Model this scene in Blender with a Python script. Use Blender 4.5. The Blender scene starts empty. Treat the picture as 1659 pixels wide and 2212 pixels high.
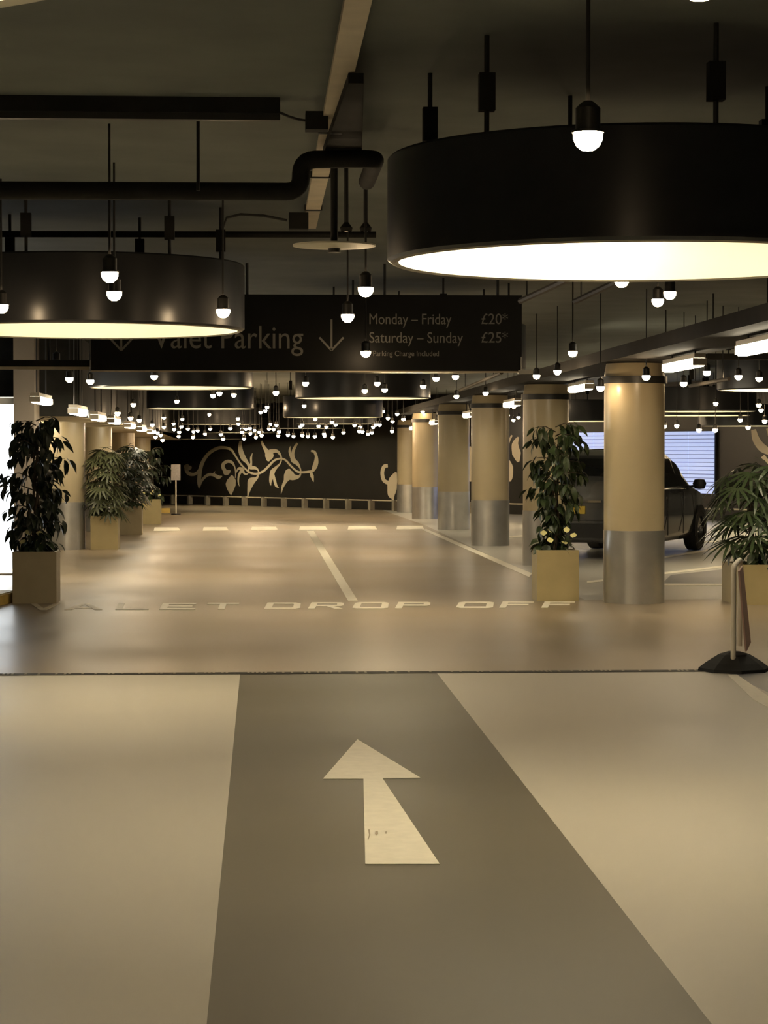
import bpy, bmesh, math, random
from mathutils import Vector, Matrix, Euler
random.seed(7)
R = math.radians
PI = math.pi
scene = bpy.context.scene
col = scene.collection

# ---------------------------------------------------------------- camera
F = 4800.0; CXP, CYP = 829.5, 1106.0
VX, VY = 565.0, 970.0                    # vanishing point of the lane, horizon height
HCAM = 1.55
yaw = math.atan((CXP - VX) / F); pitch = math.atan((CYP - VY) / F)
cd = bpy.data.cameras.new('camera'); cam = bpy.data.objects.new('camera', cd); col.objects.link(cam)
cam.location = (0, 0, HCAM); cam.rotation_euler = (PI / 2 - pitch, 0, -yaw)
cd.sensor_fit = 'VERTICAL'; cd.sensor_height = 36.0; cd.sensor_width = 27.0
cd.lens = 36.0 * F / 2212.0; cd.clip_start = 0.05; cd.clip_end = 300
scene.camera = cam
CR = cam.rotation_euler.to_matrix()
# ---------------------------------------------------------------- world, exposure
w = bpy.data.worlds.new('world'); scene.world = w; w.use_nodes = True
w.node_tree.nodes['Background'].inputs[0].default_value = (0.9, 0.95, 1.0, 1)
w.node_tree.nodes['Background'].inputs[1].default_value = 0.002
vs = scene.view_settings
vs.view_transform = 'Standard'; vs.look = 'None'; vs.gamma = 1.0; vs.use_curve_mapping = False; vs.exposure = 1.4
scene.cycles.max_bounces = 4; scene.cycles.diffuse_bounces = 3; scene.cycles.glossy_bounces = 2
scene.cycles.caustics_reflective = False; scene.cycles.caustics_refractive = False
# lamp strengths (used by the lamp builders below)
DRUM_E = 22.0; BULB_E = 34.0; TUBE_E = 8.0; PANEL_E = 1.6; SCREEN_E = 0.29


def slope(y): return -0.008 * max(0.0, y - 45.0)
def ray(px, py): return CR @ Vector(((px - CXP) / F, -(py - CYP) / F, -1.0))
def at(px, py, Y):
    d = ray(px, py); return Vector((0, 0, HCAM)) + d * (Y / d.y)
def fl(px, py):
    d = ray(px, py); t = -HCAM / d.z
    for _ in range(30):
        t = (slope(d.y * t) - HCAM) / d.z
    return Vector((0, 0, HCAM)) + d * t
def gz(x, y): return Vector((x, y, slope(y)))


# ---------------------------------------------------------------- materials
def mat(name, c, rough=0.5, metal=0.0, var=0.0, vscale=6.0, bump=0.0, bscale=40.0, spec=0.5, coat=0.0, rvar=0.0):
    m = bpy.data.materials.new(name); m.use_nodes = True; nt = m.node_tree; b = nt.nodes['Principled BSDF']
    b.inputs['Base Color'].default_value = (*c, 1); b.inputs['Roughness'].default_value = rough
    b.inputs['Metallic'].default_value = metal; b.inputs['Specular IOR Level'].default_value = spec
    b.inputs['Coat Weight'].default_value = coat
    tc = nt.nodes.new('ShaderNodeTexCoord')
    if var > 0 or rvar > 0:
        n = nt.nodes.new('ShaderNodeTexNoise'); n.inputs['Scale'].default_value = vscale; n.inputs['Detail'].default_value = 6
        nt.links.new(tc.outputs['Object'], n.inputs['Vector'])
        if var > 0:
            mr = nt.nodes.new('ShaderNodeMapRange'); mr.inputs['From Min'].default_value = 0.3; mr.inputs['From Max'].default_value = 0.7
            mr.inputs['To Min'].default_value = 1 - var; mr.inputs['To Max'].default_value = 1 + var
            nt.links.new(n.outputs['Fac'], mr.inputs['Value'])
            mx = nt.nodes.new('ShaderNodeMix'); mx.data_type = 'RGBA'; mx.blend_type = 'MULTIPLY'; mx.inputs['Factor'].default_value = 1
            mx.inputs['A'].default_value = (*c, 1); nt.links.new(mr.outputs['Result'], mx.inputs['B'])
            nt.links.new(mx.outputs['Result'], b.inputs['Base Color'])
        if rvar > 0:
            m2 = nt.nodes.new('ShaderNodeMapRange'); m2.inputs['From Min'].default_value = 0.3; m2.inputs['From Max'].default_value = 0.7
            m2.inputs['To Min'].default_value = rough - rvar; m2.inputs['To Max'].default_value = rough + rvar
            nt.links.new(n.outputs['Fac'], m2.inputs['Value']); nt.links.new(m2.outputs['Result'], b.inputs['Roughness'])
    if bump > 0:
        n2 = nt.nodes.new('ShaderNodeTexNoise'); n2.inputs['Scale'].default_value = bscale; n2.inputs['Detail'].default_value = 4
        nt.links.new(tc.outputs['Object'], n2.inputs['Vector'])
        bp = nt.nodes.new('ShaderNodeBump'); bp.inputs['Strength'].default_value = bump; bp.inputs['Distance'].default_value = 0.02
        nt.links.new(n2.outputs['Fac'], bp.inputs['Height']); nt.links.new(bp.outputs['Normal'], b.inputs['Normal'])
    return m
def emit(name, c, s):
    m = bpy.data.materials.new(name); m.use_nodes = True; nt = m.node_tree
    b = nt.nodes['Principled BSDF']; b.inputs['Base Color'].default_value = (0.8, 0.8, 0.8, 1)
    b.inputs['Emission Color'].default_value = (*c, 1); b.inputs['Emission Strength'].default_value = s
    return m
def epoxy(name, c, rough, var):
    m = mat(name, c, rough, var=var, vscale=0.55, rvar=0.05)
    for n_ in m.node_tree.nodes:
        if n_.type == 'TEX_NOISE': n_.inputs['Detail'].default_value = 1.5
    nt = m.node_tree; b = nt.nodes['Principled BSDF']
    tc = [n for n in nt.nodes if n.type == 'TEX_COORD'][0]
    mp = nt.nodes.new('ShaderNodeMapping'); mp.inputs['Scale'].default_value = (0.55, 1.3, 1)
    n2 = nt.nodes.new('ShaderNodeTexNoise'); n2.inputs['Scale'].default_value = 0.8; n2.inputs['Detail'].default_value = 1
    nt.links.new(tc.outputs['Object'], mp.inputs['Vector']); nt.links.new(mp.outputs['Vector'], n2.inputs['Vector'])
    bp = nt.nodes.new('ShaderNodeBump'); bp.inputs['Strength'].default_value = 0.10; bp.inputs['Distance'].default_value = 0.03
    nt.links.new(n2.outputs['Fac'], bp.inputs['Height']); nt.links.new(bp.outputs['Normal'], b.inputs['Normal'])
    return m


M = {}
M['floor_light'] = epoxy('floor_light', (0.56, 0.525, 0.455), 0.46, 0.05)
M['floor_band'] = epoxy('floor_band', (0.118, 0.104, 0.075), 0.46, 0.07)
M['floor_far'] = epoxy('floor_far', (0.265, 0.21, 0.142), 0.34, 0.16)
M['floor_bay'] = epoxy('floor_bay', (0.52, 0.50, 0.45), 0.36, 0.06)
M['floor_grey'] = epoxy('floor_grey', (0.17, 0.17, 0.18), 0.38, 0.06)
M['paint_white'] = mat('paint_white', (0.93, 0.88, 0.75), 0.5, var=0.05, vscale=14)
M['paint_dull'] = mat('paint_dull', (0.62, 0.55, 0.42), 0.5, var=0.2, vscale=9)  # darker cream with stronger random tone, for the first letters
M['scuff'] = mat('scuff', (0.45, 0.38, 0.27), 0.6)
M['ceiling'] = mat('ceiling', (0.165, 0.18, 0.16), 0.85, var=0.12, vscale=2.0)
M['dark_duct'] = mat('dark_duct', (0.024, 0.023, 0.020), 0.7, spec=0.15, var=0.2)
M['dark_metal'] = mat('dark_metal', (0.028, 0.027, 0.024), 0.45)
M['steel'] = mat('steel', (0.35, 0.34, 0.31), 0.4, 0.9)
M['pale_strip'] = mat('pale_strip', (0.62, 0.54, 0.40), 0.6, var=0.1)
M['wall_black'] = mat('wall_black', (0.028, 0.025, 0.021), 0.38, var=0.15, vscale=1.5)
M['wall_dark'] = mat('wall_dark', (0.10, 0.085, 0.065), 0.6, var=0.1, vscale=1)
M['mural'] = mat('mural', (0.72, 0.62, 0.46), 0.5)
M['soffit'] = mat('soffit', (0.72, 0.62, 0.42), 0.6)
M['pier'] = mat('pier', (0.22, 0.18, 0.14), 0.6)
M['drum_black'] = mat('drum_black', (0.024, 0.025, 0.027), 0.30, spec=0.35, var=0.1, bump=0.03, bscale=8)
M['drum_rim'] = mat('drum_rim', (0.30, 0.27, 0.20), 0.4)
M['drum_in'] = mat('drum_in', (0.80, 0.75, 0.60), 0.55)
M['drum_glow'] = emit('drum_glow', (1.0, 0.88, 0.66), DRUM_E)
M['bulb_glass'] = emit('bulb_glass', (1.0, 0.72, 0.42), BULB_E)
M['tube'] = emit('tube', (1.0, 0.86, 0.62), TUBE_E)
M['lightbox'] = emit('lightbox', (0.90, 0.96, 1.0), PANEL_E)
M['screen'] = emit('screen', (0.36, 0.52, 1.0), SCREEN_E)
M['batten_body'] = mat('batten_body', (0.6, 0.56, 0.48), 0.4)
M['col_cream'] = mat('col_cream', (0.50, 0.42, 0.27), 0.30, var=0.04, vscale=3, spec=0.6)
M['col_wrap'] = mat('col_wrap', (0.60, 0.59, 0.57), 0.32, 0.8, var=0.08, vscale=4)
M['planter'] = mat('planter', (0.46, 0.38, 0.20), 0.42, var=0.05, vscale=5)
M['planter_shaded'] = mat('planter_shaded', (0.40, 0.34, 0.22), 0.42, var=0.05, vscale=5)  # khaki planter colour with the left side's shade mixed in
M['soil'] = mat('soil', (0.02, 0.015, 0.01), 0.9, var=0.3, vscale=60)
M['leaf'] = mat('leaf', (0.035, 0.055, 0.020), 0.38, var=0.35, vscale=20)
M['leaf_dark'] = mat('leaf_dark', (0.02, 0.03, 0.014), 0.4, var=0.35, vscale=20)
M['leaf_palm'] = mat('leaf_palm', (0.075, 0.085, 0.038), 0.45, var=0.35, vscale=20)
M['bark'] = mat('bark', (0.06, 0.045, 0.03), 0.8, var=0.3, vscale=30)
M['flower'] = mat('flower', (0.80, 0.74, 0.36), 0.5)
M['spadix'] = mat('spadix', (0.6, 0.5, 0.1), 0.6)
M['sign_black'] = mat('sign_black', (0.009, 0.009, 0.008), 0.4, spec=0.2, var=0.1)
M['sign_text'] = mat('sign_text', (0.24, 0.23, 0.20), 0.6)
M['paint'] = mat('car_paint', (0.15, 0.16, 0.17), 0.25, 0.7, coat=1.0)
M['glass'] = mat('car_glass', (0.012, 0.014, 0.015), 0.05, spec=0.8)
M['rubber'] = mat('rubber', (0.014, 0.014, 0.013), 0.75)
M['trim_black'] = mat('trim_black', (0.012, 0.012, 0.012), 0.45)
M['chrome'] = mat('chrome', (0.7, 0.7, 0.7), 0.12, 1.0)
M['plate_y'] = mat('plate_y', (0.75, 0.55, 0.08), 0.4)
M['tail'] = mat('tail', (0.30, 0.02, 0.015), 0.2)
M['barrier_white'] = mat('barrier_white', (0.82, 0.76, 0.64), 0.4)
M['barrier_pink'] = mat('barrier_pink', (0.55, 0.36, 0.30), 0.5)
M['kerb_yellow'] = mat('kerb_yellow', (0.62, 0.44, 0.12), 0.6, var=0.15)
M['kerb_pale'] = mat('kerb_pale', (0.72, 0.62, 0.36), 0.6, var=0.1)
M['concrete'] = mat('concrete', (0.30, 0.26, 0.20), 0.8, var=0.15)
M['paper'] = mat('paper', (0.40, 0.39, 0.40), 0.6, var=0.12, vscale=25)
M['grate'] = mat('grate', (0.035, 0.032, 0.026), 0.7)
M['grate_bar'] = mat('grate_bar', (0.20, 0.18, 0.13), 0.55)


# ---------------------------------------------------------------- builders
class MB:
    def __init__(s): s.v = []; s.f = []; s.mi = []
    def add(s, vs, fs, mi=0):
        o = len(s.v); s.v += [tuple(v) for v in vs]; s.f += [tuple(i + o for i in f) for f in fs]; s.mi += [mi] * len(fs); return s
    def box(s, a, b, mi=0):
        (x0, y0, z0), (x1, y1, z1) = a, b
        return s.add([(x0,y0,z0),(x1,y0,z0),(x1,y1,z0),(x0,y1,z0),(x0,y0,z1),(x1,y0,z1),(x1,y1,z1),(x0,y1,z1)],
                     [(0,3,2,1),(4,5,6,7),(0,1,5,4),(1,2,6,5),(2,3,7,6),(3,0,4,7)], mi)
    def lathe(s, prof, n=32, c=(0,0,0), mi=0, close=False):
        vs = []; fs = []
        for r, z in prof:
            for k in range(n):
                a = 2 * PI * k / n; vs.append((c[0] + r * math.cos(a), c[1] + r * math.sin(a), c[2] + z))
        m = len(prof)
        for i in range(m if close else m - 1):
            i2 = (i + 1) % m
            for k in range(n):
                k2 = (k + 1) % n; fs.append((i*n+k, i*n+k2, i2*n+k2, i2*n+k))
        return s.add(vs, fs, mi)
    def disc(s, r, z, n=32, c=(0,0,0), up=True, mi=0):
        vs = [(c[0] + r * math.cos(2*PI*k/n), c[1] + r * math.sin(2*PI*k/n), c[2] + z) for k in range(n)]
        return s.add(vs, [tuple(range(n)) if up else tuple(reversed(range(n)))], mi)
    def cyl(s, r, z0, z1, n=16, c=(0,0,0), mi=0):
        s.lathe([(r, z0), (r, z1)], n, c, mi); s.disc(r, z0, n, c, False, mi); s.disc(r, z1, n, c, True, mi); return s
    def tube(s, pts, r, n=8, mi=0, cap=True):
        pts = [Vector(p) for p in pts]; vs = []; fs = []
        up = None
        for i, p in enumerate(pts):
            t = (pts[min(i+1, len(pts)-1)] - pts[max(i-1, 0)]).normalized()
            if up is None: up = Vector((0,0,1)) if abs(t.z) < 0.9 else Vector((1,0,0))
            a = (up - t * up.dot(t)).normalized(); b = t.cross(a); up = a
            rr = r[i] if isinstance(r, (list, tuple)) else r
            for k in range(n):
                q = 2*PI*k/n; vs.append(p + a * rr * math.cos(q) + b * rr * math.sin(q))
        for i in range(len(pts)-1):
            for k in range(n):
                k2 = (k+1) % n; fs.append((i*n+k, i*n+k2, (i+1)*n+k2, (i+1)*n+k))
        if cap: fs.append(tuple(reversed(range(n)))); fs.append(tuple(range((len(pts)-1)*n, len(pts)*n)))
        return s.add(vs, fs, mi)
    def poly(s, pts, n=Vector((0,0,1)), t=0.0, mi=0):
        """flat polygon (list of Vectors) with thickness t along n"""
        pts = [Vector(p) for p in pts]; k = len(pts)
        top = [p + n * t for p in pts]
        s.add(top, [tuple(range(k))], mi)
        if t: s.add(pts + top, [(i, (i+1) % k, (i+1) % k + k, i + k) for i in range(k)], mi)
        return s
    def ribbon(s, pts, n, off, mi=0):
        """pts: list of (Vector, width); smoothed flat ribbon facing n"""
        P = [p for p, _ in pts]; W = [q for _, q in pts]; pp = []
        for i in range(len(P)-1):
            p0, p1, p2, p3 = P[max(i-1,0)], P[i], P[i+1], P[min(i+2,len(P)-1)]
            for k in range(5):
                u = k/5.0
                q = 0.5*((2*p1)+(p2-p0)*u+(2*p0-5*p1+4*p2-p3)*u*u+(3*p1-p0-3*p2+p3)*u**3)
                pp.append((q, W[i]*(1-u)+W[i+1]*u))
        pp.append((P[-1], W[-1])); vs = []; fs = []
        for i, (p, wd) in enumerate(pp):
            t = (pp[min(i+1,len(pp)-1)][0]-pp[max(i-1,0)][0]).normalized(); sd = n.cross(t).normalized()
            vs += [p + sd*wd/2 + n*off, p - sd*wd/2 + n*off]
        for i in range(len(pp)-1): fs.append((2*i, 2*i+1, 2*i+3, 2*i+2))
        # rounded start
        return s.add(vs, fs, mi)
    def mesh(s, name, mats, smooth=False):
        me = bpy.data.meshes.new(name); me.from_pydata(s.v, [], s.f); me.update()
        for m in (mats if isinstance(mats, (list, tuple)) else [mats]): me.materials.append(m)
        me.polygons.foreach_set('material_index', s.mi)
        if smooth:
            me.polygons.foreach_set('use_smooth', [True]*len(me.polygons))
            me.set_sharp_from_angle(angle=R(40))
        return me
    def build(s, name, mats, parent=None, loc=(0,0,0), smooth=False):
        return link(name, s.mesh(name, mats, smooth), parent, loc)
def link(name, me, parent=None, loc=(0,0,0), rot=None):
    o = bpy.data.objects.new(name, me); col.objects.link(o); o.location = loc
    if rot is not None: o.rotation_euler = rot
    if parent is not None: o.parent = parent
    return o
def tag(o, label=None, cat=None, group=None, kind=None):
    if label: o['label'] = label
    if cat: o['category'] = cat
    if group: o['group'] = group
    if kind: o['kind'] = kind
    return o
def empty(name, loc, label=None, cat=None, group=None, rz=0.0):
    o = bpy.data.objects.new(name, None); col.objects.link(o); o.location = loc; o.rotation_euler = (0,0,rz)
    o.empty_display_size = 0.1
    return tag(o, label, cat, group)
def copy_tree(root, loc, label=None, rz=None, group=None):
    def cp(o, par):
        c = o.copy(); col.objects.link(c); c.parent = par
        for ch in o.children: cp(ch, c)
        return c
    r = cp(root, None); r.location = loc
    if rz is not None: r.rotation_euler = (0,0,rz)
    if label: r['label'] = label
    if group: r['group'] = group
    return r
def struct(o): o['kind'] = 'structure'; return o

# ================================================================= STRUCTURE
XL, XR, YN, YF = -10.0, 17.0, -7.0, 84.0
YJ = 15.35
# ---- floor: one slab, painted zones as materials
def zone(m, x0, x1, y0, y1, mi):
    ys = [y0] + [y for y in (45.0,) if y0 < y < y1] + [y1]
    for a, b in zip(ys, ys[1:]):
        m.add([gz(x0,a), gz(x1,a), gz(x1,b), gz(x0,b)], [(0,1,2,3)], mi)
fm = MB()
zone(fm, XL, -0.15, YN, YJ, 0); zone(fm, -0.15, 1.21, YN, YJ, 1); zone(fm, 1.21, 3.22, YN, YJ, 0); zone(fm, 3.22, XR, YN, YJ, 4)
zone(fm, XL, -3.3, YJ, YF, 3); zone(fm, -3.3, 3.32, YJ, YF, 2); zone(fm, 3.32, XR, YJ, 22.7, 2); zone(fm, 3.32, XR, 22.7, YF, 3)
floor = struct(fm.build('floor', [M['floor_light'], M['floor_band'], M['floor_far'], M['floor_bay'], M['floor_grey']]))
# ---- ceiling
CZ = 3.1
cm = MB()
for a, b in ((YN, 45.0), (45.0, YF)):
    cm.add([(XL,a,CZ+slope(a)),(XR,a,CZ+slope(a)),(XR,b,CZ+slope(b)),(XL,b,CZ+slope(b)),
            (XL,a,CZ+.25),(XR,a,CZ+.25),(XR,b,CZ+.25),(XL,b,CZ+.25)], [(3,2,1,0),(4,5,6,7),(0,1,5,4),(2,3,7,6)])
ceiling = struct(cm.build('ceiling', M['ceiling']))
# ---- walls
WA, WB = Vector((-2.5, 72.0, 0)), Vector((10.0, 48.5, 0))
wdir = (WB - WA).normalized(); wn = Vector((-wdir.y, wdir.x, 0))
if wn.y > 0: wn = -wn
W0, W1 = WA - wdir * 4.6, WB + wdir * 9.0
def wall_box(name, p, q, nrm, z0, z1, t, m):
    b = MB(); o = -nrm * t
    v = [p, q, q + o, p + o]
    b.add([(*a.xy, z0) for a in v] + [(*a.xy, z1) for a in v], [(0,1,2,3),(4,7,6,5),(0,4,5,1),(1,5,6,2),(2,6,7,3),(3,7,4,0)])
    return struct(b.build(name, m))
wall_back = wall_box('wall_back', W0, W1, wn, -0.6, CZ, 0.2, M['wall_black'])
struct(MB().box((XL-.2, YN, -.6), (XL, YF, CZ)).build('wall_left', M['wall_dark']))
struct(MB().box((XR, YN, -.6), (XR+.2, YF, CZ)).build('wall_right', M['wall_dark']))
struct(MB().box((XL, YN-.2, -.2), (XR, YN, CZ)).build('wall_front', M['wall_dark']))
struct(MB().box((XL, YF-.2, -.6), (XR, YF, CZ)).build('wall_far', M['wall_black']))
# left dropped soffit beyond the columns
sb = MB()
sb.add([(-9.9,28.05,1.96),(-2.3,28.05,1.96),(-2.3,45,1.96),(-9.9,45,1.96),(-2.3,64,1.96+slope(64)),(-9.9,64,1.96+slope(64))], [(3,2,1,0),(5,4,2,3)])
soff = struct(sb.build('trim_1', M['soffit'])); soff['label'] = 'cream underside of the lowered ceiling over the left columns'
fb = MB(); fb.box((-9.9, 28.02, 1.961), (-2.3, 28.1, 3.08)); fb.box((-2.34, 28.1, 1.965), (-2.28, 63.0, 2.95))
struct(fb.build('trim_2', M['dark_duct']))
# longitudinal dark beam over the right column row
rb = MB(); rb.box((3.42, 13.0, 2.42), (4.06, 62.0, 2.54))
struct(rb.build('trim_3', M['dark_duct']))
# ---- walls beside bright panel
struct(MB().box((-3.02, 27.35, 0), (-2.77, 28.0, 3.1)).build('wall_pier', M['pier']))
t = empty('backlit_panel', (-4.4, 27.5, 0), 'glaring white backlit panel beside the grey pier behind the tall ficus', 'light panel')
MB().box((-1.38, .03, 0.02), (1.375, .16, 2.19)).build('housing', M['batten_body'], t)
MB().box((-1.37, 0, 0.03), (1.37, .028, 2.18)).build('diffuser', M['lightbox'], t)
MB().box((-1.2, -.002, 2.10), (1.375, -.001, 2.18)).build('top_edge', M['batten_body'], t)

# ================================================================= FLOOR MARKINGS
UP = Vector((0,0,1))
def paint_poly(pxs, dz=0.003): return [fl(*p) + UP*dz for p in pxs]
def marking(name, polys, label, cat='floor marking', m='paint_white', group=None, dz=0.003):
    b = MB()
    c = sum((fl(*p) for p in polys[0]), Vector())/len(polys[0])
    for q in polys: b.poly([v - c for v in paint_poly(q, 0.0005)], t=dz)
    o = b.build(name, M[m], None, c)
    return tag(o, label, cat, group)
arrow = marking('painted_arrow', [[(789,1868),(950,1868),(826,1682),(908,1681),(772,1598),(698,1683),(785,1683)]],
        'big cream arrow painted on the dark floor band pointing ahead', 'floor arrow')
b = MB()
c0 = arrow.location
for q in ([(795,1794),(799,1794),(800,1806),(796,1816),(794,1815),(797,1806)], [(811,1798),(816,1797),(817,1803),(813,1807),(810,1803)], [(831,1799),(836,1798),(835,1803),(832,1803)]):
    b.poly([fl(*p) - c0 + UP*0.0042 for p in q], t=0.0004)
b.build('scuff_mark', M['scuff'], arrow)
# dashes of the give way row
for i, (a, e) in enumerate([(332,388),(438,492),(542,599),(646,706),(751,813),(856,915)]):
    yy = 1143 - 0.006*(a-330)
    marking('painted_dash', [[(a,yy+4),(e+2,yy+3.6),(e-3,yy-3.6),(a+2,yy-3.6)]],
            ['cream dash on the floor beside the far left planters, first of the row', 'cream dash on the floor, second from the planters',
             'cream dash on the floor, third from the planters', 'cream dash on the floor at the head of the lane centre line',
             'cream dash on the floor, between centre line and column row', 'cream dash on the floor, last of the row beside the columns'][i],
            group='row of cream dashes across the lane')
marking('painted_line', [[(752,1298),(773,1298),(678,1147),(663,1147)]], 'cream centre line painted down the lane ahead of the lettering')
marking('painted_line', [[(1143,1247),(1149,1239),(921,1143),(911,1144)]], 'cream edge line painted on the floor along the column row')
marking('painted_line', [[(1628,1512),(1700,1550),(1700,1532),(1592,1458),(1572,1458)]], 'cream line on the near floor starting under the barrier base')
for q, lab in (([(1268,1260),(1268,1256),(1560,1222),(1560,1226)], 'thin white bay line on the floor passing behind the nearest column'),
               ([(1420,1265),(1420,1262),(1600,1262),(1600,1265)], 'thin white bay line on the floor right of nearest column, lowest one'),
               ([(1400,1212),(1400,1208),(1572,1180),(1575,1183)], 'slanting thin white bay line near the car front wheel'),
               ([(1500,1172),(1500,1169),(1640,1168),(1640,1171)], 'far thin white bay line on the floor beyond the car'),
               ([(1085,1163),(1085,1159),(1130,1156),(1130,1160)], 'short thin white bay line between the third and second columns')):
    marking('bay_line', [q], lab, 'floor marking')
marking('bay_patch', [[(1430,1260),(1580,1260),(1580,1228),(1450,1242)]], 'dark grey painted floor patch right of the nearest column', 'floor marking', 'floor_grey', dz=0.0006)
# big lettering VALET DROP OFF, stretched letters, each its own part
LET = {
 'V': [[(0,1),(.22,1),(.5,.25),(.78,1),(1,1),(.6,0),(.4,0)]],
 'A': [[(0,0),(.2,0),(.5,.78),(.5,1),(.4,1)], [(1,0),(.8,0),(.5,.78),(.5,1),(.6,1)], [(.25,.22),(.75,.22),(.68,.4),(.32,.4)]],
 'L': [[(0,0),(0,1),(.2,1),(.2,.2),(1,.2),(1,0)]],
 'E': [[(0,0),(0,1),(.2,1),(.2,0)], [(.2,.8),(.2,1),(1,1),(1,.8)], [(.2,.4),(.2,.6),(.9,.6),(.9,.4)], [(.2,0),(.2,.2),(1,.2),(1,0)]],
 'T': [[(0,.8),(0,1),(1,1),(1,.8)], [(.4,0),(.4,.8),(.6,.8),(.6,0)]],
 'D': [[(0,0),(0,1),(.2,1),(.2,0)], [(.2,.8),(.2,1),(.85,1),(1,.85),(.8,.75),(.75,.8)], [(.8,.25),(.8,.75),(1,.85),(1,.15)], [(.2,0),(.2,.2),(.75,.2),(.8,.25),(1,.15),(.85,0)]],
 'R': [[(0,0),(0,1),(.2,1),(.2,0)], [(.2,.8),(.2,1),(.9,1),(1,.9),(.8,.8)], [(.8,.6),(.8,.8),(1,.9),(1,.5)], [(.2,.4),(.2,.6),(.8,.6),(1,.5),(.9,.4)], [(.5,.4),(.72,.4),(1,0),(.76,0)]],
 'P': [[(0,0),(0,1),(.2,1),(.2,0)], [(.2,.8),(.2,1),(.9,1),(1,.9),(.8,.8)], [(.8,.6),(.8,.8),(1,.9),(1,.5)], [(.2,.4),(.2,.6),(.8,.6),(1,.5),(.9,.4)]],
 'O': [[(0,.12),(0,.88),(.2,.78),(.2,.22)], [(0,.88),(.14,1),(.86,1),(1,.88),(.8,.78),(.2,.78)], [(1,.88),(1,.12),(.8,.22),(.8,.78)], [(1,.12),(.86,0),(.14,0),(0,.12),(.2,.22),(.8,.22)]],
 'F': [[(0,0),(0,1),(.2,1),(.2,0)], [(.2,.8),(.2,1),(1,1),(1,.8)], [(.2,.4),(.2,.6),(.85,.6),(.85,.4)]],
}
lt = empty('floor_lettering', gz(0.2, 21.9), 'cream words VALET DROP OFF painted across the lane floor', 'floor lettering')
for ch, a, e in [('V',58,128),('A',139,221),('L',249,321),('E',344,422),('T',441,515),('D',570,648),('R',665,741),('O',760,838),('P',853,928),('O',984,1065),('F',1078,1151),('F',1169,1240)]:
    y1 = 1318.5 - 0.0047*a; y0 = 1304.5 - 0.0043*a
    bl, br = fl(a, y1), fl(e, y1); tl = bl + (fl(a+8, y0)-bl); tr = br + (fl(e+2, y0)-br)
    bb = MB()
    for q in LET[ch]:
        bb.poly([(bl*(1-u)+br*u)*(1-v_) + (tl*(1-u)+tr*u)*v_ - lt.location + UP*0.0005 for u, v_ in q], t=0.003)
    bb.build('letter', M['paint_dull' if ch in 'VA' else 'paint_white'], lt)
# drain channel / floor joint
dt = empty('floor_drain', gz(0, YJ), 'thin dark slotted drain channel crossing the floor', 'drain')
MB().box((-9.9, -0.065, 0.0008), (16.9, 0.065, 0.003)).build('channel', M['grate'], dt)
bb = MB(); rr = random.Random(3)
for i in range(330):
    if rr.random() < 0.5: continue
    x = -4 + i*0.03
    bb.box((x, -0.045 + rr.random()*.03, 0.0032), (x+0.016, 0.045, 0.005))
tag(bb.build('grate_bar', M['grate_bar'], dt), kind='stuff')
# yellow kerb by the left planter
kb = empty('kerb', fl(0,1312) + Vector((-0.35, 0, 0)), 'yellow painted kerb end beside the tall ficus planter', 'kerb')
b = MB(); b.poly([(-1.2,0,0),(.30,0,0),(.42,.9,0),(-1.2,.9,0)], t=.10); b.build('kerb_body', M['kerb_yellow'], kb)
b = MB(); b.poly([(-1.2,.03,.101),(.29,.03,.101),(.40,.88,.101),(-1.2,.88,.101)], t=.012); b.build('kerb_top', M['kerb_pale'], kb)

# ================================================================= COLUMNS
CR_ = 0.305
def make_column(loc, h, label, side):
    t = empty('column', loc, label, 'column', 'round columns on the right' if side > 0 else 'round columns on the left')
    t['kind'] = 'structure'
    hw = 0.73
    MB().lathe([(CR_, hw), (CR_, h)], 48).build('shaft', M['col_cream'], t, smooth=True)
    MB().lathe([(CR_+.004, 0.0), (CR_+.004, hw), (CR_, hw+.001)], 48).build('metal_wrap', M['col_wrap'], t, smooth=True)
    if side > 0:
        MB().lathe([(CR_+.01, h), (CR_+.025, h), (CR_+.025, h+.07), (CR_, h+.07)], 48).build('collar', M['dark_metal'], t, smooth=True)
        MB().lathe([(CR_+.0, h+.071), (CR_-.02, h+.20)], 48).build('neck', M['col_cream'], t, smooth=True)
    return t
RC = [(1370,22.3),(1179,29.6),(1059,35.6),(980,42.8),(919,50.8),(883,58.0)]
nm = ['nearest round column, cream above a silver metal wrap', 'second round column, partly hidden behind the planted ficus',
      'third round column with a scuffed shiny metal wrap', 'fourth round column in the right row',
      'fifth round column in the right row, second farthest', 'farthest darkest round column in the right row']
for (px, Y), lab in zip(RC, nm):
    X = at(px, 970, Y).x; make_column((X, Y, slope(Y)), 2.21, lab, 1)
for (px, Y), lab in zip([(141,34.6),(207,42.4),(262,50.6),(300,58.5)], ['round cream column glowing behind the tall ficus', 'second round cream column behind the palm planter',
      'third round cream column on the planter side', 'farthest round cream column on the planter side']):
    X = at(px, 970, Y).x - 0.0
    make_column((X, Y, slope(Y)), 1.96, lab, -1)

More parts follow.
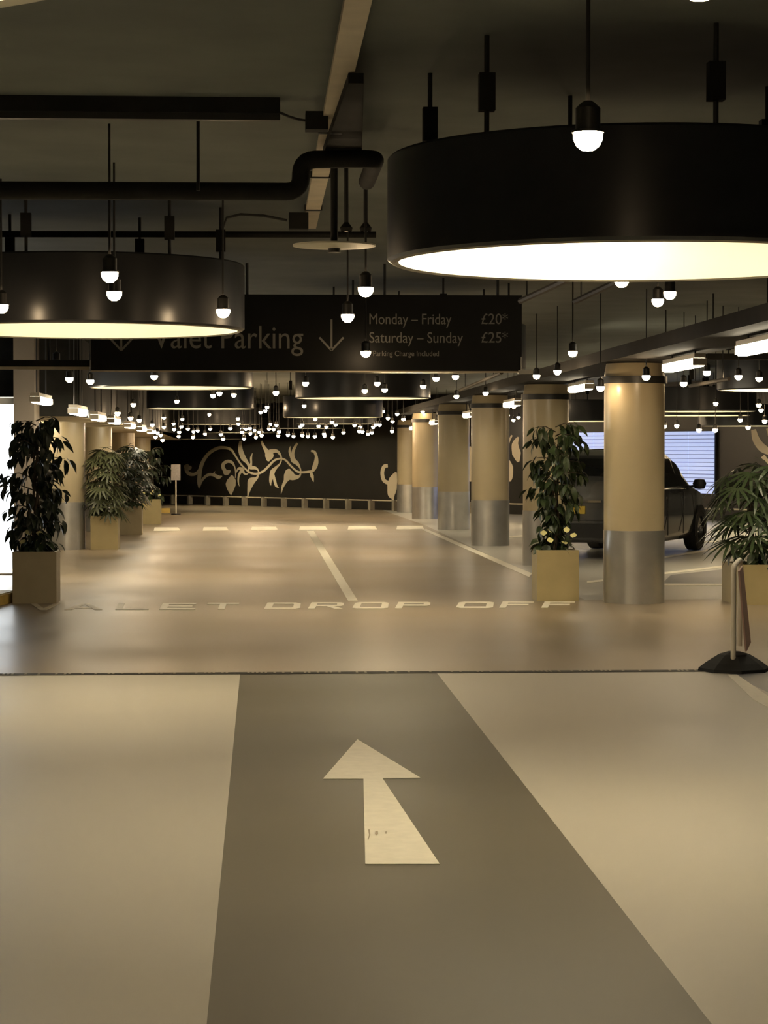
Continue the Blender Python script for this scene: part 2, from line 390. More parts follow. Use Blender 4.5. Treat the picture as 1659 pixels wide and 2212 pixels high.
# ================================================================= FAR WALL MURAL, RAIL, SCREEN
def onwall(px, py, off=0.0):
    d = ray(px, py); o = Vector((0,0,HCAM)); t = (WA - o).dot(wn)/d.dot(wn); return o + d*t + wn*off
def zw(x, y): return (380 + x/4.879, 930 + y/4.879)
mu = empty('wall_mural', onwall(560, 1050), 'cream scrolling vine mural painted on the black far wall', 'mural')
mc = mu.location
PXM = (onwall(561,1010)-onwall(560,1010)).length   # metres per pixel at mural
STR = {
 'vine_stem': [[(245,615,2),(243,560,32),(248,500,42),(258,410,42),(290,320,38),(350,240,35),(430,190,35),(500,180,32),(580,200,26),(630,270,18),(690,360,18),(750,420,18),(800,450,22),(860,455,24),(920,430,24),(980,375,24),(1040,315,22),(1110,295,18),(1160,315,20),(1210,370,20),(1270,425,20),(1320,440,24),(1400,435,26),(1440,425,30),(1465,380,52),(1480,330,48),(1480,270,30),(1460,225,28),(1425,215,20)]],
 'scroll': [[(160,372,6),(150,385,50),(122,390,66),(108,365,46),(112,385,36),(112,420,36),(140,455,38),(190,462,34),(230,440,30),(262,390,26)],
            [(575,420,8),(555,435,45),(530,445,55),(515,420,40),(498,385,36),(505,350,36),(545,325,34),(590,335,30),(620,380,14),(630,440,10),(628,500,8)]],
 'leaf': [[(250,600,10),(280,520,26),(340,468,30),(400,468,32),(450,492,42),(490,480,4)], [(365,468,20),(395,455,14),(415,430,3)],
          [(592,472,10),(590,520,88),(580,570,108),(580,620,72),(583,682,3)],
          [(630,450,10),(665,400,25),(700,412,36),(720,450,20),(750,460,14),(770,430,12),(770,380,14)],
          [(690,425,30),(665,480,20),(660,540,16),(672,588,3)],
          [(685,110,24),(680,170,42),(690,230,52),(715,290,55),(755,340,30),(770,390,14),(760,440,12)],
          [(810,238,4),(795,290,22),(797,340,20),(788,385,44),(840,395,30),(870,420,14),(875,460,12),(850,505,30),(800,535,80),(782,590,50),(768,650,25),(758,710,3)],
          [(905,110,20),(930,170,30),(965,225,50),(985,265,100),(980,305,50),(985,325,4)],
          [(965,240,30),(1000,225,54),(1060,215,35),(1100,250,22),(1115,300,14),(1100,350,16),(1060,390,28),(1025,430,50),(1010,490,45),(1000,540,25),(1005,580,4)],
          [(1030,460,20),(1045,530,30),(1060,580,28),(1088,604,3)],
          [(1285,132,20),(1250,190,30),(1235,250,34),(1240,310,54),(1280,345,40),(1310,390,16),(1320,440,12),(1300,485,25),(1240,490,70),(1195,470,110),(1160,530,42),(1130,590,25),(1112,670,3)],
          [(1210,165,4),(1203,220,26),(1225,285,34)], [(1205,405,10),(1195,430,70),(1185,480,90)],
          [(1425,440,20),(1440,480,38),(1455,542,3)]],
}
kk = 0
for nme, strokes in STR.items():
    for st in strokes:
        kk += 1
        b = MB().ribbon([(Vector((*zw(x, y), 0)), wd/4.879) for x, y, wd in st], Vector((0,0,1)), 0)
        b.v = [tuple(onwall(v[0], v[1], 0.004+0.0006*kk) - mc) for v in b.v]; b.build(nme, M['mural'], mu)
def flourish(loc_px, strokes, label):
    t = empty('wall_mural', onwall(*loc_px), label, 'mural'); c = t.location
    for i, st in enumerate(strokes):
        b = MB().ribbon([(Vector((x, y, 0)), wd) for x, y, wd in st], Vector((0,0,1)), 0)
        b.v = [tuple(onwall(v[0], v[1], 0.004+0.0006*i) - c) for v in b.v]; b.build('leaf', M['mural'], t)
flourish((848,1085), [[(838,1006,7),(830,1008,8),(826,1022,8),(830,1038,8),(842,1044,9)], [(856,1020,3),(850,1035,18),(848,1050,22),(846,1068,16),(850,1076,5)], [(851,1060,8),(849,1078,5),(852,1092,2)]],
         'small cream floral motif on the black wall beside the farthest column')
flourish((1117,1000), [[(1120,944,3),(1113,960,14),(1116,980,19),(1120,998,4)], [(1106,940,4),(1098,960,4),(1096,985,5)], [(1097,995,8),(1101,1010,16),(1103,1030,10),(1101,1040,3)]],
         'cream leaf motif on the black wall between third and second columns')
flourish((1016,1000), [[(1013,965,8),(1017,985,12),(1014,1000,8)], [(1018,995,5),(1014,1020,10),(1018,1040,5)]], 'sliver of cream motif showing beside the fourth column')
flourish((1645,980), [[(1628,928,10),(1634,950,16),(1648,968,18),(1668,976,14),(1690,970,8)], [(1648,985,10),(1660,998,8),(1675,1003,3)], [(1660,925,10),(1664,940,10)]], 'cream curl of mural at the right wall end')
# low guard rail
gr = empty('guard_rail', onwall(640,1092), 'low pale pipe rail on stubby concrete posts along the far wall', 'guard rail')
gc = gr.location
def rail_pt(s, z, off=0.35):
    p = WA + wdir*s + wn*off; return Vector((p.x, p.y, slope(p.y)+z)) - gc
MB().tube([rail_pt(s, .27) for s in (-3.4, 4, 10, 16, 22, 30)], .018, 8).build('rail', M['pale_strip'], gr, smooth=True)
pm = MB().box((-.06,-.07,-.30), (.06,.07,0)).mesh('post', M['concrete'])
for i in range(24):
    link('post', pm, gr, rail_pt(-2.6 + i*1.25, .29, .36), (0,0,math.atan2(wdir.y, wdir.x)))
# luminous tile screen
sw = empty('video_screen', onwall(1400, 1066), 'glowing pale blue tiled screen on the wall behind the car', 'screen')
ROWS, COLS = 16, 6
s0, s1 = onwall(1240, 1000), onwall(1549, 1000)
zt, zb = onwall(1549, 931).z, onwall(1549, 1067).z
wv = (s1 - s0); wv.z = 0; SWD = wv.length; tw = SWD/COLS; th = (zt-zb)/ROWS
ang = math.atan2(wdir.y, wdir.x)
tm = MB().box((0.006,-.02,0.006), (tw-.006, 0, th-.006)).mesh('tile', M['screen'])
fr = MB(); fr.box((-.02,.0,-.02),(SWD+.02,.06,zt-zb+.02))
base = Vector((s0.x, s0.y, zb)) + wn*0.07 - sw.location
o = fr.build('frame', M['dark_metal'], sw, base); o.rotation_euler = (0,0,ang)
for r in range(ROWS):
    for c in range(COLS):
        link('tile', tm, sw, base + wdir*(c*tw) + UP*(r*th), (0,0,ang))
# far small sign on a post
p = fl(380, 1112)
ps = empty('post_sign', p, 'small grey notice on a thin white post before the mural', 'sign')
MB().cyl(.018, 0, .88, 10).build('post', M['barrier_white'], ps, smooth=True)
MB().cyl(.12, 0, .03, 20).build('base', M['dark_metal'], ps, smooth=True)
MB().box((-.115,-.03,.86),(.115,-.015,1.25)).build('board', M['paper'], ps)
# kerb strip at the far left
tag(MB().box((-.11,0,0),(.11,.25,.12)).build('kerb', M['kerb_yellow'], None, fl(358,1108)), 'far yellow kerb stub beside the last planter', 'kerb')

# ================================================================= DRUM LAMPS
def make_drum():
    t = empty('drum_lamp', (0,0,0), 'x', 'drum lamp', 'big black drum lamps')
    H = .418; N = 96
    MB().lathe([(.985,0),(1.0,.012),(1.0,H-.01),(.99,H),(.0001,H+.004)], N).build('shell', M['drum_black'], t, smooth=True)
    MB().lathe([(.955,.002),(.955,H-.03)], N).build('lining', M['drum_in'], t, smooth=True)
    MB().lathe([(.985,0),(.970,-.006),(.955,.002)], N).build('rim', M['drum_rim'], t, smooth=True)
    b = MB(); b.disc(.95, H-.03, N, up=False); b.build('top_liner', M['drum_in'], t)
    # lit tubes inside, arranged round the drum
    def arc(r, a0, a1, n): return [(r*math.cos(R(a0+(a1-a0)*k/n)), r*math.sin(R(a0+(a1-a0)*k/n)), .285) for k in range(n+1)]
    MB().tube(arc(.74, 85, 275, 18), .026, 6).build('ring_tube', M['drum_glow'], t, smooth=True)
    MB().tube(arc(.74, -80, 78, 14), .026, 6).build('dark_tube', M['batten_body'], t, smooth=True)
    MB().tube(arc(.36, 0, 350, 20), .026, 6).build('inner_tube', M['batten_body'], t, smooth=True)
    MB().box((-.62,-.04,.33),(.62,.04,.385)).build('tube_bracket', M['batten_body'], t)
    rod = MB().cyl(.010, 0, .385, 8).mesh('hanger_rod', M['dark_metal']); brk = MB().box((-.03,-.03,.10),(.03,.03,.24)).mesh('turnbuckle', M['dark_duct'])
    for k in range(6):
        a = R(-96 + 60*k + 16); q = (.86*math.cos(a), .86*math.sin(a), H)
        r_ = link('hanger_rod', rod, t, q); link('turnbuckle', brk, r_)
    MB().lathe([(.05,0),(.06,.05),(.03,.08),(.001,.085)], 16, (.5,-.75,H)).build('sensor', M['dark_duct'], t, smooth=True)
    return t
drum0 = make_drum()
def place_drum(px, Y, h, label, first=False):
    P_ = at(px, 970, Y); loc = (P_.x, Y, HCAM + h)
    if first: drum0.location = loc; drum0['label'] = label; return drum0
    t = copy_tree(drum0, loc, label, R(90)); need = CZ + slope(Y) - loc[2] - .418
    for c_ in t.children:
        if c_.name.startswith('hanger_rod'): c_.scale.z = need/.385
    return t
place_drum(1372, 8.9, .75, 'huge black drum lamp with glowing cream inside, nearest on the right', True)
place_drum(188, 14.2, .75, 'large black drum lamp hanging in front of the sign, glowing underneath')
place_drum(370, 27.4, .75, 'black drum lamp just below the sign left part')
place_drum(784, 32.9, .75, 'black drum lamp with bright white rim below the sign middle')
place_drum(433, 41.7, .75, 'smaller black drum lamp with bright rim, next behind the one under the sign')
place_drum(719, 44.6, .636, 'far black drum lamp with dim rim between the bulbs')
place_drum(478, 56.0, .62, 'distant drum lamp over the lane, left row')
place_drum(727, 55.0, .62, 'distant drum lamp over the lane, right row')
place_drum(660, 60.0, .56, 'very distant drum lamp close to the mural, right row')
place_drum(520, 63.0, .46, 'very distant drum lamp close to the mural, left row')
place_drum(452, 66.5, .30, 'farthest drum lamp touching the top of the mural')
place_drum(1510, 39.0, .666, 'black drum lamp with white rim over the car, upper one')
place_drum(1505, 41.3, .627, 'black drum lamp with white rim over the car, lower one')
place_drum(1615, 44.0, .46, 'black drum lamp with thin rim near the right wall')
place_drum(1250, 44.5, .56, 'black drum lamp with white rim behind the ficus top')
copy_tree(drum0, (-1.025, 3.03, HCAM+.75), 'drum lamp whose glowing edge peeks in at the top left corner')
copy_tree(drum0, (1.5, 21.0, HCAM+.75), 'drum lamp hidden behind the hanging sign')
copy_tree(drum0, (1.5, -3.0, HCAM+.75), 'drum lamp overhead behind the viewer')
copy_tree(drum0, (-3.9, 8.9, HCAM+.75), 'added unseen drum lamp beyond the left picture edge')  # added lamp out of view, brightens the near left floor
copy_tree(drum0, (5.9, 20.6, HCAM+.75), 'added unseen drum lamp over the right bay outside the picture')  # extra lamp out of view to light the right bay floor
copy_tree(drum0, (6.8, 28.0, HCAM+.75), 'added drum lamp over the right bay behind the nearest beam')  # another added lamp, lifts the bay floor brightness

# ================================================================= BATTEN LIGHTS
def make_batten():
    t = empty('batten_light', (0,0,0), 'x', 'strip light', 'lit strip lights along the columns')
    b = MB(); prof = [(-.05,.045),(-.06,.0),(-.035,-.03),(.035,-.03),(.06,.0),(.05,.045)]
    L = .75
    vs = [(x,-L,z) for x,z in prof] + [(x,L,z) for x,z in prof]
    b.add(vs, [(i,i+1,i+7,i+6) for i in range(5)] + [tuple(range(5,-1,-1)), tuple(range(6,12))]); b.build('diffuser', M['tube'], t)
    MB().box((-.05,-L-.02,.046),(.05,L+.02,.085)).build('housing', M['batten_body'], t)
    for s in (-1,1): MB().box((-.06,s*(L+.001)-.02*(s<0),-.02),(.06,s*(L+.001)+.02*(s>0),.045)).build('end_cap', M['batten_body'], t)
    return t
bat0 = make_batten(); first = True
def place_batten(x, y, z, label, rz=0):
    global first
    if first: bat0.location = (x,y,z); bat0['label'] = label; bat0.rotation_euler = (0,0,rz); first = False; t = bat0
    else:
        t = copy_tree(bat0, (x,y,z), label, rz)
        for c_ in list(t.children):
            if c_.name.startswith('hanger_rod'): bpy.data.objects.remove(c_)
    top = (2.42 if x > 0 else CZ) if x > -3 else 1.965
    for s_ in (-.55, .55): MB().cyl(.008, .085, top - z, 6, (0,s_,0)).build('hanger_rod', M['dark_metal'], t)
    return t
for (x,y,z,lab) in [(3.72,16.3,2.30,'glaring strip light at the right picture edge above the nearest column'),
    (3.82,20.0,2.30,'glaring strip light just right of the nearest column top'),
    (3.98,27.6,2.30,'glaring strip light just left of the nearest column top'),
    (3.80,33.6,2.22,'glaring strip light by the third column top'),
    (3.80,40.6,2.16,'glaring strip light by the fourth column top'),
    (3.80,48.8,2.12,'small glaring strip light by the fifth column top'),
    (3.80,55.6,2.06,'tiny glaring strip light by the farthest column top'),
    (-2.55,26.0,2.10,'glaring strip light over the pier behind the tall ficus'),
    (-2.2,26.9,1.985,'glaring strip light, first along the cream soffit'),
    (-2.2,30.2,1.96,'glaring strip light, second along the cream soffit'),
    (-2.2,33.4,1.955,'glaring strip light, third along the cream soffit'),
    (-2.2,37.4,1.925,'glaring strip light, fourth along the cream soffit'),
    (-2.2,41.0,1.905,'glaring strip light, fifth along the cream soffit'),
    (-2.2,44.6,1.89,'glaring strip light, farthest along the cream soffit'),
    (-3.50,33.9,1.87,'added strip light under the soffit, hidden by the pier')]:  # last one is added, for the glow on the first left column
    place_batten(x, y, z, lab)

# ================================================================= HANGING SIGN
YS = 18.6
sl, sr = at(197, 803, YS), at(1127, 803, YS); ztop = at(600, 636, YS).z
zb = sl.z
sg = empty('hanging_sign', (sl.x, YS, zb), 'wide black hanging sign reading Valet Parking with prices', 'sign')
SW = sr.x - sl.x; SH = ztop - zb
MB().box((0,0,0.012),(SW,.06,SH)).build('panel', M['sign_black'], sg)
MB().box((-.002,-.012,0),(SW+.002,.062,.012)).build('bottom_trim', M['pale_strip'], sg)  # pale colour stands in for the highlight along the trim
MB().box((SW-.012,-.02,.0),(SW+.0,-.001,.13)).build('edge_bracket', M['steel'], sg)
MB().box((SW-.03,-.03,-.012),(SW+.09,.05,.02)).build('end_plate', M['batten_body'], sg)
for x in (.25, SW*.36, SW*.68, SW-.2): MB().cyl(.012, SH, 3.1-zb, 8, (x,.03,0)).build('hanger_rod', M['dark_metal'], sg)
def text_mesh(body, size, width, m):
    cu = bpy.data.curves.new('txt', 'FONT'); cu.body = body; cu.size = size; cu.extrude = 0.0012; cu.resolution_u = 4
    o = bpy.data.objects.new('txt', cu); col.objects.link(o)
    dg = bpy.context.evaluated_depsgraph_get(); dg.update()
    me = bpy.data.meshes.new_from_object(o.evaluated_get(dg)); bpy.data.objects.remove(o); bpy.data.curves.remove(cu)
    xs = [v.co.x for v in me.vertices]; x0 = min(xs); k = width/(max(xs)-x0)
    for v in me.vertices: v.co.x = (v.co.x-x0)*k
    me.materials.clear(); me.materials.append(M[m]); return me
def sign_text(body, x0, x1, ybase, ycap):
    a, e, c = at(x0, ybase, YS), at(x1, ybase, YS), at(x0, ycap, YS)
    me = text_mesh(body, (c.z-a.z)/0.729, e.x-a.x, 'sign_text')
    o = link('lettering', me, sg, (a.x-sl.x, -.003, a.z-zb), (PI/2,0,0)); o['label'] = 'grey words ' + body.replace('*','').replace('£','')
    return o
sign_text('Valet Parking', 330, 655, 752, 700)
sign_text('Monday – Friday', 798, 975, 700, 676)
sign_text('Saturday – Sunday', 798, 1000, 740, 716)
sign_text('£20*', 1040, 1097, 700, 676)
sign_text('£25*', 1040, 1097, 740, 716)
sign_text('*Parking Charge Included', 799, 948, 769, 757)
for cx in (716, 262):
    b = MB(); s0_ = sl
    def sp(px, py): 
        q = at(px, py, YS); return Vector((q.x-sl.x, -.004, q.z-zb))
    for st in ([(cx,690),(cx,756)], [(cx-26,729),(cx,757)], [(cx+26,729),(cx,757)]):
        p, q = sp(*st[0]), sp(*st[1]); d = (q-p).normalized(); n = Vector((-d.z,0,d.x))*.0085
        b.poly([p+n, q+n, q-n, p-n], Vector((0,-1,0)), .0015)
    b.build('down_arrow', M['sign_text'], sg)

# ================================================================= CEILING SERVICES
def thing1(name, mb, m, label, cat, loc=(0,0,0), smooth=True, group=None):
    return tag(mb.build(name, M[m], None, loc, smooth), label, cat, group)
def arc_path(pts, r=.08, n=5):
    out = [Vector(pts[0])]
    for a, b_, c in zip(pts, pts[1:], pts[2:]):
        a, b_, c = Vector(a), Vector(b_), Vector(c); p = b_ + (a-b_).normalized()*r; q = b_ + (c-b_).normalized()*r
        for k in range(n+1):
            u = k/n; out.append((p*(1-u)+b_*u)*(1-u) + (b_*(1-u)+q*u)*u)
    out.append(Vector(pts[-1])); return out
def lp(px, py, Y): return at(px, py, Y)
P0, P1, P2, P3 = lp(-60,414,10.6), lp(650,414,10.6), lp(650,345,10.6), lp(812,343,10.6)
thing1('duct_pipe', MB().tube(arc_path([P0 + Vector((-3,0,0)),P1,P2,P3,P3+Vector((.0,.9,.0))], .07), .043, 14), 'dark_duct', 'thick dark pipe stepping up under the ceiling beside the big drum lamp', 'pipe')
thing1('conduit', MB().tube([lp(-400,505,14.6), lp(812,507,14.6)], .021, 10), 'dark_duct', 'thin dark conduit crossing behind the pale disc', 'conduit')
t = empty('ceiling_batten', lp(280,245,9.9), 'long unlit batten fixed to the ceiling above the thick pipe', 'strip light')
a, e = lp(-300,243,9.9)-t.location, lp(605,243,9.9)-t.location
MB().box((a.x,-.03,-.028),(e.x,.03,.0)).build('housing', M['dark_metal'], t); MB().box((a.x,-.045,.0),(e.x,.045,3.1-t.location.z)).build('backplate', M['dark_duct'], t)
thing1('hanger_rod', MB().tube([lp(428,181,10.25)+Vector((0,0,.06)), lp(428,412,10.25)], .008, 8), 'dark_metal', 'thin vertical rod dropping from the ceiling to the thick pipe', 'rod')
thing1('junction_box', MB().box((-.05,-.05,-.04),(.05,.05,.04)), 'dark_duct', 'dark junction box at the end of the unlit batten', 'junction box', lp(684,263,9.9), False)
thing1('junction_box', MB().box((-.06,-.05,-.05),(.06,.05,.05)), 'dark_duct', 'dark junction box left of the pale disc', 'junction box', lp(645,478,13.8), False)
thing1('cable', MB().tube([lp(605,243,9.9), lp(625,252,9.9), lp(645,258,9.9), lp(672,262,9.9)], .006, 6), 'dark_metal', 'short cable sagging from the unlit batten to its box', 'cable')
thing1('cable', MB().tube([lp(482,490,13.7), lp(490,470,13.7), lp(520,463,13.7), lp(570,466,13.7), lp(620,476,13.7)], .008, 6), 'dark_metal', 'thin cable looping above the drum lamp left of the disc', 'cable')
# pale ceiling strip with dark trunking over it
st = empty('ceiling_strip', Vector((.32, 9, 3.02)), 'pale strip running along the ceiling with dark straps', 'ceiling strip')
MB().box((-.045,-4,0),(.045,5.9,.03)).build('strip', M['pale_strip'], st)
for y in (1.35, 3.05, 4.7): MB().box((-.055,y,-.006),(.055,y+.035,.031)).build('strap', M['dark_metal'], st)
b = MB(); b.poly([(.34,8.7,2.975),(.40,8.7,2.975),(.49,10.85,2.975),(.30,10.85,2.975)], t=.04)
thing1('cable_trunking', b, 'dark_duct', 'dark tapering trunking hanging over the pale ceiling strip', 'trunking', smooth=False)
# pale disc pendant
d = empty('disc_pendant', lp(722,532,11.0), 'pale round disc hanging on a dark pole beside the big drum lamp', 'pendant')
MB().lathe([(.0001,-.012),(.10,-.008),(.205,0),(.205,.008),(.0001,.02)], 40).build('disc', M['drum_in'], d, smooth=True)
MB().cyl(.03,-.03,.01,14).build('hub', M['dark_metal'], d, smooth=True)
MB().cyl(.018,.01,3.1-d.location.z,12).build('pole', M['dark_metal'], d, smooth=True)
def sprinkler(px, py, Y, label):
    o = empty('sprinkler', lp(px,py,Y), label, 'sprinkler')
    MB().cyl(.012, 0, CZ-o.location.z, 8).build('pipe', M['dark_metal'], o)
    MB().lathe([(.03,0),(.035,.02),(.012,.05)], 12).build('head', M['dark_duct'], o, smooth=True)
sprinkler(748,500,12.2,'small sprinkler on a short pipe right of the disc pole')
sprinkler(790,500,12.6,'second small sprinkler pipe beside the big drum lamp edge')
# transverse dark battens over the right bay
for (px,py,Y,lab) in [(1512,685,17.6,'nearest dark bar crossing the right ceiling'),(1410,715,19.6,'second dark bar crossing the right ceiling'),
                      (1325,745,22.0,'third dark bar crossing the right ceiling'),(1268,770,24.6,'fourth dark bar crossing the right ceiling'),(1130,700,16.4,'dark bar behind the sign end')]:
    a = lp(px,py,Y)
    if px == 1130: continue
    b = MB().box((max(a.x,4.2),Y-.05,a.z-.035),(12.5,Y+.05,a.z+.035)); c = Vector((max(a.x,4.2),Y,a.z))
    b.v = [tuple(Vector(v)-c) for v in b.v]
    o = empty('ceiling_bar', c, lab, 'ceiling bar', 'dark bars under the right ceiling')
    b.build('bar', M['dark_duct'], o)
    for k in range(4): MB().cyl(.008, .035, 3.1-a.z, 6, (.3+2*k,0,0)).build('hanger_rod', M['dark_metal'], o)
for q, lab in (([(1083,805,24),(994,843,31)], 'pale slanting conduit right under the sign end'), ([(1125,650,15.5),(1225,604,13.2)], 'pale slanting conduit below the big drum lamp, left one'),
               ([(1243,651,15.5),(1338,606,13.4)], 'pale slanting conduit below the big drum lamp, right one'), ([(1490,834,26),(1575,818,23.5)], 'pale slanting conduit right of the nearest column')):
    a, e = lp(*q[0]), lp(*q[1]); t = empty('conduit', (a+e)/2, lab, 'conduit'); c = t.location
    MB().tube([a-c, e-c], .022, 8).build('pipe', M['wall_dark'], t, smooth=True)
    for u in (.15, .85):
        p = a*(1-u)+e*u; MB().cyl(.006, 0, CZ-p.z, 6, p-c).build('hanger_rod', M['dark_metal'], t)
# cable tray left of the sign
ct = empty('cable_tray', Vector((sl.x-.02, YS+.1, zb)), 'dark cable tray with pale lower edge running left from the sign', 'cable tray')
MB().box((-7.5,0,.04),(0,.3,.10)).build('tray', M['dark_duct'], ct); MB().box((-7.5,-.012,.02),(0,.0,.045)).build('lip', M['pale_strip'], ct)
for k in range(6): MB().cyl(.01,.1,3.1-zb,6,(-.35-.5*k,.15,0)).build('hanger_rod', M['dark_metal'], ct)

# ================================================================= PENDANT BULBS
def bulb_parts(detail):
    n = 16 if detail else 8
    g = [(.0001,-.046),(.018,-.043),(.032,-.031),(.040,-.014),(.041,0.0),(.034,.010)] if detail else [(.0001,-.040),(.026,-.029),(.036,0.0),(.030,.010)]
    return MB().lathe(g, n).mesh('glass', M['bulb_glass'], True)
g_hi, g_lo = bulb_parts(True), bulb_parts(False)
cap_me = MB().lathe([(.044,.004),(.044,.010),(.034,.012),(.034,.07),(.018,.085),(.010,.09)], 16).mesh('lamp_holder', M['dark_metal'], True)
stem_me = {}
def bulb(px, py, Y, label, group, detail):
    p = at(px, py, Y); cz = CZ + slope(Y)
    L = round(max(cz - p.z, .15), 2)
    if detail:
        t = empty('pendant_bulb', p, label, 'bulb lamp', group)
        link('glass', g_hi, t); link('lamp_holder', cap_me, t)
        if L not in stem_me: stem_me[L] = MB().cyl(.006, .085, L, 8).mesh('stem', M['dark_metal'], True)
        link('stem', stem_me[L], t)
        return t
    k = ('lo', L)
    if k not in stem_me:
        m = MB().lathe([(.0001,-.048),(.030,-.034),(.042,0.0),(.034,.010)], 8, mi=0); m.lathe([(.036,.012),(.034,.07),(.01,.09)], 8, mi=1); m.cyl(.005, .085, L, 5, mi=1)
        stem_me[k] = m.mesh('pendant_bulb', [M['bulb_glass'], M['dark_metal']])
    return tag(link('pendant_bulb', stem_me[k], None, p), label, 'bulb lamp', group)
NEAR = [
 (1270,290,6.0,'big bright bulb hanging in front of the nearest drum lamp'), (1512,-50,4.2,'bulb glowing at the top picture edge'),
 (237,590,10.7,'upper of two bulbs hanging before the large left drum'), (247,632,12.1,'lower of two bulbs hanging before the large left drum'),
 (482,670,13.2,'bulb hanging before the large left drum near its right end'), (3,660,12.9,'bulb cut by the left picture edge'),
 (790,623,11.8,'bulb hanging just below the left tip of the big drum'), (751,681,14.1,'bulb hanging beside the sign arrow and the weekday line'),
 (790,760,18.1,'bulb hanging before the small print of the sign'), (1343,604,12.6,'bulb just under the big drum lower rim'),
 (1447,632,14.2,'upper of the two touching bulbs under the big drum'), (1421,648,14.8,'lower of the two touching bulbs under the big drum'),
 (1237,760,19.4,'bulb hanging right of the sign end'), (122,780,21.0,'bulb hanging above the cable tray left of the sign'),
 (150,817,23.5,'left one of two bulbs under the cable tray end'), (195,822,24.2,'right one of two bulbs under the cable tray end'),
 (333,812,25.6,'bulb hanging before the drum lamp below the sign left part'), (1159,811,25.4,'bulb below the sign right end bracket'),
 (1204,801,24.0,'bulb with pale stem between sign end and nearest column'), (1396,812,21.4,'bulb hanging before the top of the nearest column'),
 (1527,803,23.0,'bulb at the right end of the strip light by the nearest column'), (1477,827,25.0,'bulb left of the slanting conduit right of the nearest column'),
 (1595,812,24.0,'bulb right of the slanting conduit, left of the last one'), (1640,816,25.0,'bulb nearest the right picture edge under the strip light'),
 (1297,836,22.0,'bulb lighting the left flank of the nearest column'), (596,847,30.0,'bulb hanging between the two drum lamps below the sign'),
 (660,827,28.5,'bulb before the left end of the drum below the sign middle'), (815,827,28.8,'topmost of three bulbs before the drum below the sign middle'),
 (831,841,30.5,'right one of three bulbs before the drum below the sign middle'), (788,843,31.2,'left one of three bulbs before the drum below the sign middle'),
 (914,833,30.4,'bulb at the right end of the drum below the sign middle'), (942,816,27.0,'bulb under the sign edge, left of a pair'),
 (984,812,26.2,'bulb under the sign edge, right of a pair'), (986,855,34.0,'bulb low left of the third column'), (1049,848,33.0,'bulb above the third column')]
for px, py, Y, lab in NEAR: bulb(px, py, Y, lab, 'warm pendant bulbs', True)
FARP = """505,852 460,854 474,849 382,866 288,873 577,879 573,887 563,890 657,876 1214,876 1038,893 1068,891 1097,897 1120,901 1109,907 1097,879 1110,878 1243,907 1259,904
913,889 871,905 910,933 943,930 964,921 902,920 946,911 964,907 254,892 282,902 301,907 354,902 394,905 329,917 354,922 375,915 392,921 376,927 387,933 406,926 418,932 427,930 454,926
443,937 417,944 386,942 477,938 482,948 452,895 331,932 340,934 336,943 351,950 347,939 497,925 514,904 515,915 498,925 584,916 597,918 581,926 591,927 523,926 531,926 540,925
523,933 550,929 560,933 565,933 603,932 601,941 541,936 565,940 527,947 553,944 622,939 634,942 653,940 665,942 680,942 700,937 701,941 719,944 742,934 681,905 717,911 725,917
688,920 705,922 653,917 649,921 766,918 778,922 776,931 783,932 795,937 803,934 806,922 812,917 820,917 827,888 838,903 848,910 858,894 872,905 847,931 898,921
1546,871 1639,874 1644,885 1599,906 1652,909 1462,919 1510,928 1545,928 1435,920 1616,922"""
rr = random.Random(11)
ORD = 'first second third fourth fifth sixth seventh eighth ninth tenth eleventh twelfth thirteenth fourteenth fifteenth sixteenth seventeenth eighteenth nineteenth twentieth'.split()
cnt_ = {}
for px, py in sorted(tuple(map(int, s.split(','))) for s in FARP.split()):
    wy = onwall(px, 960).y
    Y = .85*4800/(970-py)
    if 600 < px < 900: lim = 52
    elif px >= 1380: lim = 37.4
    elif px >= 900: lim = wy - 2.2
    else: lim = 58
    if px < 400: lim = min(54, 2.3*4800/(565-px) - .9)
    elif px < 620: lim = 54.8
    Y = min(Y, lim - 4*rr.random())
    if px >= 1380: g, lab = 'bulbs over the parking bay', 'small warm bulb over the parking bay near the blue screen'
    elif px >= 890: g, lab = 'bulbs along the column row', 'small warm bulb beside the tops of the right column row'
    elif px >= 620: g, lab = 'far bulbs, drum middle side', 'tiny warm bulb in the far cluster under the sign middle'
    elif px >= 400: g, lab = 'far bulbs over the mural', 'tiny warm bulb in the far cluster above the vine mural'
    else: g, lab = 'far bulbs near the planters', 'tiny warm bulb above the far left planters'
    cnt_[g] = cnt_.get(g, 0) + 1
    if g in ('bulbs over the parking bay', 'bulbs along the column row', 'far bulbs near the planters'): lab += ', %s from the left' % ORD[cnt_[g]-1]
    bulb(px, py, Y, lab, g, False)

